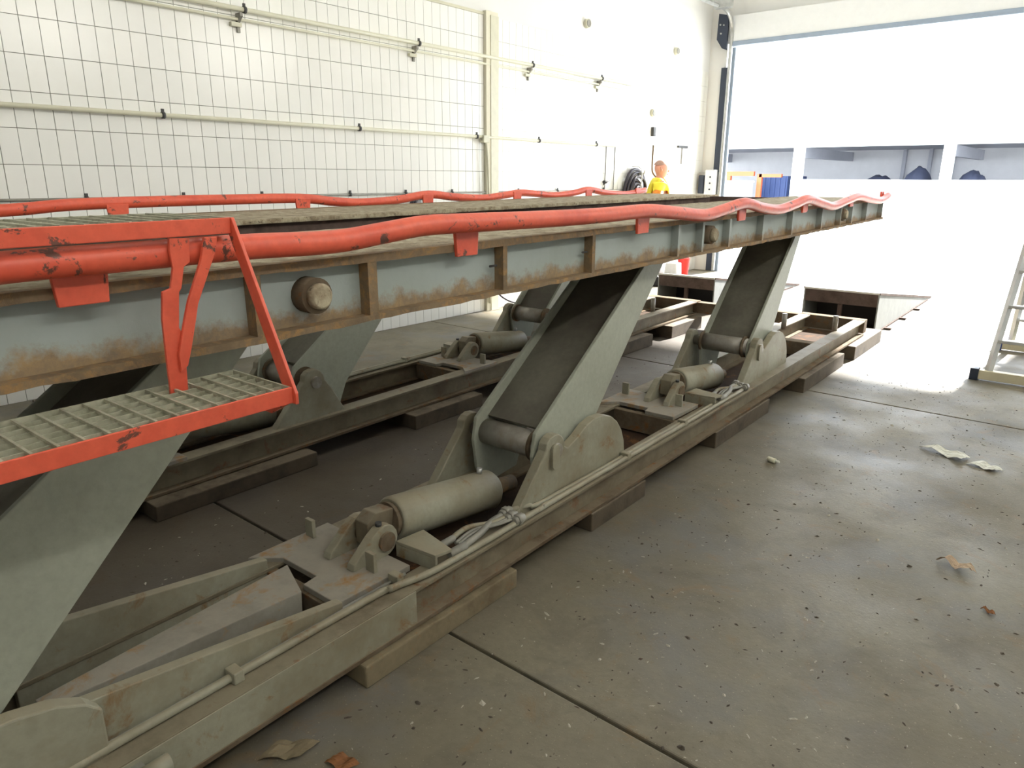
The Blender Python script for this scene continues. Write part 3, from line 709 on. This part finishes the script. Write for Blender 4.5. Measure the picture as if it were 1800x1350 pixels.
# ------------------------------------------------------------------ packing blocks under the frames
def block(a0, a1, b0, b1, mat, label, group='packing blocks under the lift frames', cat='block'):
    c = lw((a0 + a1) / 2, (b0 + b1) / 2, 0)
    hw, hl = (a1 - a0) / 2, (b1 - b0) / 2; h = 0.0705 + TILT * b0
    o = MB().box(-hw, hw, -hl, hl, 0, h).build('packing_block', mat, None, 0.006)
    o.location = c; o.rotation_euler = (0, 0, TH)
    return tag(o, label, cat, group)
block(-0.62, 0.03, 1.17, 1.93, 'pad_concrete', 'flat brown pad under the frame beside the nearest cylinder')
block(-0.12, 0.012, 2.50, 3.00, 'timber', 'dark packing block under the frame below the middle arm bracket')
block(-0.14, 0.012, 3.86, 4.75, 'timber', 'long packing block under the frame below the second cylinder')
block(-0.12, 0.05, 5.38, 6.45, 'timber', 'timber packing block with worn end below the far arm bracket')
block(-0.16, 0.07, 6.72, 7.7, 'timber', 'brown packing block at the far end of the near frame')
block(-0.6, 0.03, -0.9, -0.2, 'timber', 'packing block at the near end of the near frame')
for i, (b0, b1, lab) in enumerate(((1.3, 2.2, 'packing block under the wall side frame, nearest the camera'), (2.95, 3.6, 'packing block under the wall side frame behind the middle arm'), (4.4, 5.1, 'packing block under the wall side frame behind the second cylinder'), (5.45, 6.1, 'packing block under the wall side frame, second from its far end'), (6.5, 7.2, 'packing block under the wall side frame at its far end'))):
    block(-2.33, -1.60, b0, b1, 'timber', lab)

# ------------------------------------------------------------------ drive-on ramps
def make_ramp(a0, a1, label):
    c = lw((a0 + a1) / 2, 8.05, 0)
    r = empty('drive_on_ramp', c, TH); w = (a1 - a0) / 2; H, L = 0.43, 3.21
    MB().prism([(0, H - 0.02), (0, H), (L, 0.012), (L, 0.0), (L - 0.1, 0.0)], -w, w).build('ramp_plate', 'ramp_top', r, 0.002)
    for s in (-1, 1):
        MB().prism([(0.0, 0.0), (0.0, H - 0.02), (L - 0.12, 0.0)], s * w, s * (w - 0.014)).build('side_plate', 'ramp_grey', r, 0.002)
        MB().prism([(0.0, H - 0.02), (0.0, H + 0.004), (L, 0.016), (L - 0.12, 0.0)], s * (w + 0.006), s * (w - 0.002)).build('edge_bar', 'ramp_steel', r)
        MB().prism([(0.0, 0.0), (0.0, 0.018), (L - 0.35, 0.018), (L - 0.35, 0.0)], s * (w + 0.014), s * (w + 0.0)).build('foot_bar', 'ramp_steel', r)
    MB().box(-w + 0.014, w - 0.014, 0.0, 0.014, H - 0.15, H - 0.02).build('front_beam', 'ramp_steel', r, 0.002)
    MB().box(-0.02, 0.02, 0.014, 0.05, 0.0, H - 0.15).build('centre_post', 'ramp_steel', r)
    MB().box(-w + 0.014, w - 0.014, 0.5, 0.52, 0.0, H - 0.1).build('inner_bulkhead', 'dark_rubber', r)
    for y in (0.35, 1.1, 1.9):
        MB().box(w + 0.014, w + 0.08, y, y + 0.05, 0.0, 0.02).build('anchor_foot', 'ramp_steel', r)
    return tag(r, label, 'ramp', 'drive-on ramps at the doorway')
make_ramp(-0.82, -0.065, 'pale-sided drive-on ramp at the end of the near frame')
make_ramp(-2.585, -1.845, 'pale-sided drive-on ramp at the end of the wall side frame')
lb = MB().cyl((0, 0, 0), (0, 0.9, 0.0), 0.02, 10).build('loose_bar', 'zinc'); lb.location = lw(-1.05, 8.1, 0.02); lb.rotation_euler = (0, 0, RAD(-8))
tag(lb, 'bright metal bar lying on the floor between the two ramps', 'bar')

# ------------------------------------------------------------------ stepladder at the right
ld = empty('stepladder', (-0.2, 7.1, 0))
def ladder_side(y0, sgn, bar_h, cap):
    # rails taper upward, feet apart
    for s in (-1, 1):
        MB().tube([(s * 0.44, y0, 0.05), (s * 0.30, 0.02 * sgn, 1.95)], 0.028, 4, smooth=False).build('rail', 'aluminium', ld)
    for i in range(1, 7):
        t = i * 0.28 / 1.95; z = 0.05 + t * 1.9
        hw = 0.44 - 0.14 * t; y = y0 + (0.02 * sgn - y0) * t
        MB().box(-hw, hw, y - 0.035, y + 0.035, z - 0.012, z + 0.012).build('rung', 'aluminium', ld, 0.003)
    b = MB().box(-0.50, 0.50, y0 - 0.035, y0 + 0.035, 0.012, 0.085).build('stabiliser_bar', 'ladder_bar', ld, 0.003)
    for s in (-1, 1):
        MB().box(s * 0.50, s * 0.56, y0 - 0.042, y0 + 0.042, 0.0, 0.095).build('end_cap', cap, b, 0.004)
ladder_side(-0.38, -1, 0, 'motor_dark'); ladder_side(1.0, 1, 0, 'blue_cap')
MB().box(-0.30, 0.30, -0.08, 0.08, 1.95, 1.98).build('top_plate', 'aluminium', ld, 0.004)
MB().cyl((-0.37, -0.2, 0.95), (-0.37, 0.5, 0.95), 0.008, 6).build('spreader', 'clamp_dark', ld)
tag(ld, 'aluminium stepladder with dark end caps standing by the doorway', 'ladder')

# ------------------------------------------------------------------ worker
def build_worker():
    root = empty('person', (-5.36, 9.70, 0), RAD(38))   # local +x is where the worker faces
    def skin(name, joints, edges, mat, parent, sub=2):
        me = bpy.data.meshes.new(name); me.from_pydata([j[0] for j in joints], edges, []); me.update()
        o = bpy.data.objects.new(name, me); COL.objects.link(o); o.parent = parent
        import bmesh
        bm = bmesh.new(); bm.from_mesh(me); bm.verts.ensure_lookup_table()
        ly = bm.verts.layers.skin.verify()
        for i, j in enumerate(joints):
            r = j[1]; bm.verts[i][ly].radius = (r[1], r[0]) if isinstance(r, tuple) else (r, r)
        bm.verts[0][ly].use_root = True
        bm.to_mesh(me); bm.free()
        sm = o.modifiers.new('skin', 'SKIN'); sm.use_smooth_shade = True
        sb = o.modifiers.new('sub', 'SUBSURF'); sb.levels = sub; sb.render_levels = sub
        me.materials.append(MATS[mat]); return o
    # body in one continuous surface: pelvis, spine, neck, head; limbs
    J = [((0, 0, 0.95), (0.12, 0.16)), ((0.0, 0, 1.10), (0.11, 0.15)), ((0.01, 0, 1.30), (0.12, 0.165)), ((0.0, 0, 1.46), (0.10, 0.14)), ((0.02, 0, 1.55), (0.055, 0.055)),
         ((0.045, 0, 1.60), (0.085, 0.070)), ((0.04, 0, 1.69), (0.120, 0.094)), ((0.03, 0, 1.785), (0.10, 0.080)),
         ((0.0, 0.17, 1.48), 0.065), ((-0.05, 0.23, 1.16), 0.047), ((0.12, 0.21, 0.99), 0.038), ((0.18, 0.20, 0.96), (0.022, 0.036)),
         ((0.0, -0.17, 1.48), 0.065), ((-0.05, -0.23, 1.16), 0.047), ((0.12, -0.21, 0.99), 0.038), ((0.18, -0.20, 0.96), (0.022, 0.036)),
         ((0, 0.10, 0.86), 0.085), ((0.03, 0.11, 0.50), 0.058), ((-0.02, 0.11, 0.09), 0.042), ((0.15, 0.12, 0.045), (0.035, 0.042)),
         ((0, -0.10, 0.86), 0.085), ((0.02, -0.11, 0.50), 0.058), ((-0.03, -0.11, 0.09), 0.042), ((0.14, -0.12, 0.045), (0.035, 0.042))]
    E = [(0, 1), (1, 2), (2, 3), (3, 4), (4, 5), (5, 6), (6, 7), (3, 8), (8, 9), (9, 10), (10, 11), (3, 12), (12, 13), (13, 14), (14, 15), (0, 16), (16, 17), (17, 18), (18, 19), (0, 20), (20, 21), (21, 22), (22, 23)]
    body = skin('body', J, E, 'skin', root)
    for s in (-1, 1):          # fingers and thumb on each hand
        for i in range(4):
            y = s * (0.182 + 0.016 * i); ln = (0.058, 0.072, 0.068, 0.05)[3 - i]
            MB().tube([(0.20, y, 0.955), (0.20 + ln * 0.55, y, 0.94), (0.20 + ln * 0.8, y, 0.915)], [0.0085, 0.008, 0.006], 8).build('finger', 'skin', body)
        MB().tube([(0.165, s * 0.172, 0.965), (0.19, s * 0.155, 0.955), (0.215, s * 0.15, 0.94)], [0.011, 0.01, 0.007], 8).build('thumb', 'skin', body)
    MB().tube([(0.125, 0, 1.695), (0.150, 0, 1.655), (0.128, 0, 1.640)], [0.008, 0.015, 0.008], 8).build('nose', 'skin', body)
    for s in (-1, 1):
        MB().tube([(0.122, s * 0.030, 1.69), (0.132, s * 0.030, 1.69)], [0.010, 0.007], 8).build('eye', 'eye_dark', body)
        MB().tube([(0.03, s * 0.07, 1.645), (0.03, s * 0.088, 1.67), (0.02, s * 0.078, 1.70)], [0.009, 0.016, 0.010], 8).build('ear', 'skin', body)
    MB().tube([(0.126, -0.022, 1.612), (0.132, 0, 1.610), (0.126, 0.022, 1.612)], 0.006, 6).build('mouth', 'bucket_red', body)
    hv = []; hf = []
    for i in range(7):
        t = i / 6 * 1.25
        for k in range(20):
            p = 2 * math.pi * k / 20
            hv.append((0.028 + 0.104 * math.sin(t) * math.cos(p) * (0.86 if math.cos(p) > 0 else 1.04), 0.086 * math.sin(t) * math.sin(p), 1.705 + 0.108 * math.cos(t)))
    for i in range(6):
        for k in range(20): hf.append((i * 20 + k, i * 20 + (k + 1) % 20, (i + 1) * 20 + (k + 1) % 20, (i + 1) * 20 + k))
    MB().add(hv, hf, True).build('hair', 'hair_grey', root)
    JJ = [((0.0, 0, 0.80), (0.15, 0.20)), ((0.0, 0, 1.0), (0.145, 0.19)), ((0.01, 0, 1.30), (0.15, 0.20)), ((0.0, 0, 1.48), (0.125, 0.165)), ((0.015, 0, 1.555), (0.075, 0.082)),
          ((0.0, 0.195, 1.49), 0.088), ((-0.05, 0.245, 1.17), 0.066), ((0.10, 0.22, 1.01), 0.052), ((0.0, -0.195, 1.49), 0.088), ((-0.05, -0.245, 1.17), 0.066), ((0.10, -0.22, 1.01), 0.052)]
    jk = skin('jacket', JJ, [(0, 1), (1, 2), (2, 3), (3, 4), (3, 5), (5, 6), (6, 7), (3, 8), (8, 9), (9, 10)], 'hi_vis_yellow', root)
    for z, rx, ry in ((1.08, 0.158, 0.205), (1.22, 0.160, 0.207)):
        pts = [(0.005 + rx * math.cos(a), ry * math.sin(a), z) for a in [2 * math.pi * i / 28 for i in range(29)]]
        MB().tube(pts, 0.012, 6, caps=False).build('reflective_band', 'reflective', jk)
    for s in (-1, 1):
        MB().tube(smooth_path([(0.05, s * 0.09, 1.56), (0.13, s * 0.085, 1.43), (0.155, s * 0.07, 1.2), (0.155, s * 0.06, 0.85)], 4), [0.022] * 13, 8).build('orange_strip', 'hi_vis_orange', jk)
        MB().tube([(-0.02, s * 0.222, 1.38), (-0.058, s * 0.25, 1.17), (-0.02, s * 0.245, 1.10)], [0.078, 0.072, 0.066], 14).build('orange_sleeve', 'hi_vis_orange', jk)
    T = [((0, 0, 0.93), (0.125, 0.17)), ((0, 0.10, 0.80), 0.10), ((0.03, 0.11, 0.50), 0.078), ((-0.02, 0.11, 0.12), 0.065), ((0, -0.10, 0.80), 0.10), ((0.02, -0.11, 0.50), 0.078), ((-0.03, -0.11, 0.12), 0.065)]
    skin('trousers', T, [(0, 1), (1, 2), (2, 3), (0, 4), (4, 5), (5, 6)], 'trousers', root)
    for s, dx in ((1, 0.0), (-1, -0.01)):
        MB().prism([(dx - 0.10, 0), (dx + 0.20, 0), (dx + 0.21, 0.05), (dx + 0.12, 0.10), (dx + 0.05, 0.17), (dx - 0.09, 0.17)], s * 0.115 - 0.055, s * 0.115 + 0.055, 'y').build('boot', 'dark_rubber', root, 0.015)
    tag(root, 'standing person in yellow and orange hi-vis jacket behind the lift', 'person')
build_worker()

bk = empty('fire_bucket', (-5.56, 11.1, 0))
MB().tube([(0, 0, 0), (0, 0, 0.02), (0, 0, 0.27), (0, 0, 0.28)], [0.075, 0.08, 0.10, 0.105], 18).build('body', 'bucket_red', bk)
MB().tube([(0.1 * math.cos(a), 0, 0.27 + 0.09 * math.sin(a)) for a in [i * math.pi / 10 for i in range(11)]], 0.005, 6).build('handle', 'zinc', bk)
tag(bk, 'red bucket on the floor by the door jamb', 'bucket')
wb = MB().prism([(-0.12, 0), (0.12, 0), (0.10, 0.24), (-0.10, 0.24)], -0.09, 0.09, 'y').build('white_canister', 'plastic_white', None, 0.02); wb.location = (-5.55, 10.72, 0)
tag(wb, 'white plastic canister on the floor beside the red bucket', 'canister')
cbl = MB().tube(smooth_path([(-5.77, 6.5, 0.33), (-5.70, 6.6, 0.16), (-5.66, 6.85, 0.05), (-5.66, 7.2, 0.014), (-5.62, 7.8, 0.014), (-5.55, 8.4, 0.014)], 6), 0.013, 8).build('cable', 'hose_black')
tag(cbl, 'black cable drooping from the pilaster to the floor', 'cable')

# ------------------------------------------------------------------ litter on the floor
def sheet(name, outline, loc, rz, mat, label, cat, lift_h=0.012, n=10, group=None):
    """crumpled sheet: a grid inside an outline, bent by a few folds, with thickness"""
    vs = []; fs = []
    (p00, p10, p11, p01) = outline
    for i in range(n + 1):
        for j in range(n + 1):
            u, v = i / n, j / n
            x = (1 - u) * (1 - v) * p00[0] + u * (1 - v) * p10[0] + u * v * p11[0] + (1 - u) * v * p01[0]
            y = (1 - u) * (1 - v) * p00[1] + u * (1 - v) * p10[1] + u * v * p11[1] + (1 - u) * v * p01[1]
            h = abs(math.sin(u * 4.7 + v * 1.5)) * lift_h + random.uniform(0, lift_h * 0.35) + 0.001
            vs.append((x, y, h))
    m = n + 1
    for i in range(n):
        for j in range(n): fs.append((i * m + j, (i + 1) * m + j, (i + 1) * m + j + 1, i * m + j + 1))
    o = MB().add(vs, fs, False).build(name, mat)
    o.location = loc; o.rotation_euler = (0, 0, rz)
    s = o.modifiers.new('thick', 'SOLIDIFY'); s.thickness = 0.001
    return tag(o, label, cat, group)
sheet('paper_sheet', ((-0.22, 0.03), (0.02, -0.10), (0.05, 0.02), (-0.13, 0.07)), (-0.50, 4.66, 0), 0, 'paper', 'crumpled white paper sheet on the concrete floor, larger half', 'paper', 0.022)
sheet('paper_scrap', ((0.02, -0.055), (0.15, -0.10), (0.20, -0.04), (0.09, 0.03)), (-0.475, 4.62, 0), 0, 'paper', 'grey paper half lying right of the crumpled white sheet', 'paper', 0.014)
sheet('paper_scrap', ((-0.075, 0.02), (0.03, -0.045), (0.075, -0.01), (-0.02, 0.045)), (-0.287, 3.22, 0), RAD(5), 'paper_brown', 'small torn beige paper scrap on the foreground floor', 'paper', 0.03, 7)
sheet('paper_scrap', ((-0.02, 0.015), (0.02, -0.02), (0.03, 0.0), (-0.005, 0.025)), (-0.14, 2.93, 0), RAD(5), 'leaf_brown', 'tiny brown scrap below the torn beige paper', 'paper', 0.012, 5)
cg = empty('filter_roll', (-1.30, 3.87, 0.014), RAD(-15))
MB().cyl((-0.032, 0, 0), (0.016, 0, 0), 0.014, 12).build('roll', 'fibre_white', cg); MB().tube([(0.016, 0, 0), (0.04, 0.004, 0.002)], [0.009, 0.007], 8).build('torn_tip', 'paper', cg)
tag(cg, 'short white paper roll lying beside the lift frame', 'paper roll')
sheet('dry_leaf', ((-0.05, 0.0), (0.02, -0.03), (0.05, 0.01), (-0.01, 0.035)), (-1.38, 0.93, 0), RAD(30), 'leaf_brown', 'curled brown rust flake at the bottom edge beside the frame', 'flake', 0.012, 6)
sheet('dry_leaf', ((-0.08, 0.0), (0.03, -0.04), (0.09, 0.01), (-0.02, 0.045)), (-1.53, 0.86, 0), RAD(60), 'pad_concrete', 'large pale rust flake under the near frame corner', 'flake', 0.012, 6)
deb = MB(); deb2 = MB()
for i in range(2600):
    y = random.uniform(0.6, 6.5); x = random.uniform(-1.52, 0.3) if random.random() < 0.8 else random.uniform(-3.05, -2.4)
    r = 0.0016 * math.exp(abs(random.gauss(0, 0.62)))
    tgt = deb if random.random() < 0.6 else deb2
    a = random.uniform(0, 6.28); el = random.uniform(1.0, 3.2) if r < 0.006 else random.uniform(1, 1.8); ca, sa = math.cos(a), math.sin(a)
    k = random.randint(4, 6); P = []
    for j in range(k):
        t = 2 * math.pi * j / k + random.uniform(-0.3, 0.3); px, py = r * el * math.cos(t), r * math.sin(t)
        P.append((x + px * ca - py * sa, y + px * sa + py * ca, 0.0003))
    P.append((x + random.uniform(-r, r) * 0.4, y, r * random.uniform(0.5, 1.0)))
    tgt.add(P, [tuple(range(k))[::-1]] + [(j, (j + 1) % k, k) for j in range(k)])
nd_ = len(deb.f); deb.add(deb2.v, deb2.f)
gt_ = tag(deb.build('floor_grit', 'pebble'), 'dark and pale crumbs of grit scattered over the concrete floor', 'grit', kind='stuff')
gt_.data.materials.append(MATS['chip_light'])
for i, p in enumerate(gt_.data.polygons): p.material_index = 0 if i < nd_ else 1

# ------------------------------------------------------------------ the yard and the open shed opposite
yg = tag(MB().box(-70, 40, 12.3, 60, -0.25, -0.03).build('yard_ground', 'yard_concrete'), kind='structure')
BY = 38.0
bd = empty('open_shed', (0, BY, 0)); tag(bd, 'long white open-fronted shed across the yard', 'building')
XL, XE = -30.0, 9.0
MB().box(XL, XE, 0.0, 0.35, 3.08, 4.3).build('fascia', 'bld_white', bd)
MB().box(XL, XE, 9.0, 9.3, -0.03, 4.6).build('back_wall', 'bld_inner', bd)
MB().prism([(0.36, 4.1), (0.36, 4.3), (9.0, 3.4), (9.0, 3.2)], XL, XE).build('roof', 'bld_roof', bd)
for x0, x1 in ((-21.0, -20.5), (-13.46, -13.0), (-6.85, -6.42), (-0.4, 0.0), (6.0, 6.5)):
    MB().box(x0, x1, 0.0, 0.4, -0.03, 3.08).build('pillar', 'bld_white', bd)
    MB().box(x0 + 0.1, x1 - 0.1, 0.4, 9.0, 2.6, 3.1).build('roof_beam', 'bld_roof', bd)
for x in (-10.4, -9.1, -8.0, -3.2, 2.2): MB().box(x, x + 0.18, 8.7, 9.0, -0.03, 3.6).build('rear_post', 'bld_roof', bd)
MB().box(-13.0, -6.85, -0.2, 0.0, -0.03, 1.56).build('low_wall', 'bld_white', bd)
MB().box(-6.42, -0.4, -0.2, 0.0, -0.03, 1.57).build('low_wall', 'bld_white', bd)
def heap(x, y, w, h, label):
    vs = []; fs = []; nx, ny = 12, 8
    for i in range(nx + 1):
        for j in range(ny + 1):
            u, v = i / nx * 2 - 1, j / ny * 2 - 1
            vs.append((u * w, v * 1.2, max(0, h * (1 - u * u) ** 0.4 * (1 - v * v) ** 0.4 * random.uniform(0.93, 1.05))))
    for i in range(nx):
        for j in range(ny): fs.append((i * (ny + 1) + j, (i + 1) * (ny + 1) + j, (i + 1) * (ny + 1) + j + 1, i * (ny + 1) + j + 1))
    o = MB().add(vs, fs, True).build('material_heap', 'tarp_dark'); o.location = (x, y, -0.03)
    tag(o, label, 'heap', 'dark heaps in the shed')
heap(-10.2, 41.5, 1.0, 1.85, 'low dark heap in the middle bay of the shed'); heap(-8.3, 41.0, 0.8, 2.2, 'taller dark heap at the right of the shed\'s middle bay'); heap(-5.9, 40.5, 0.8, 2.05, 'dark heap just right of the second white pillar')
ct = empty('container', (-15.3, 40.5, -0.03))
MB().box(-0.6, 0.8, 0, 3, 0, 1.75).build('body', 'blue_steel', ct, 0.02)
for k in range(5): MB().box(-0.5 + 0.28 * k, -0.42 + 0.28 * k, -0.04, 0, 0.05, 1.7).build('rib', 'blue_steel', ct)
tag(ct, 'dark blue container in the left bay of the shed', 'container')
gt = empty('orange_gantry', (-15.9, 39.3, -0.03))
MB().box(-1.6, 0.0, -0.1, 0.1, 1.75, 1.98).build('beam', 'orange_steel', gt); MB().box(0.3, 1.5, -0.1, 0.1, 1.68, 1.85).build('beam', 'orange_steel', gt)
MB().box(0.2, 0.45, -0.1, 0.1, 0, 1.85).build('post', 'orange_steel', gt); MB().box(-1.5, -1.3, -0.1, 0.1, 0, 1.75).build('post', 'orange_steel', gt)
tag(gt, 'orange steel frame beside the blue container in the shed', 'frame')
wbx = empty('white_bin', (-16.3, 38.5, -0.03))
MB().box(-0.8, 0.5, -0.5, 0.5, 0.15, 1.4).build('body', 'bld_white', wbx, 0.02); MB().box(-0.85, 0.55, -0.55, 0.55, 1.4, 1.5).build('lid', 'bld_white', wbx, 0.02)
for x in (-0.6, 0.3): MB().cyl((x, -0.5, 0.08), (x, -0.42, 0.08), 0.08, 10).build('wheel', 'dark_rubber', wbx)
tag(wbx, 'white bin in front of the orange frame in the shed', 'bin')
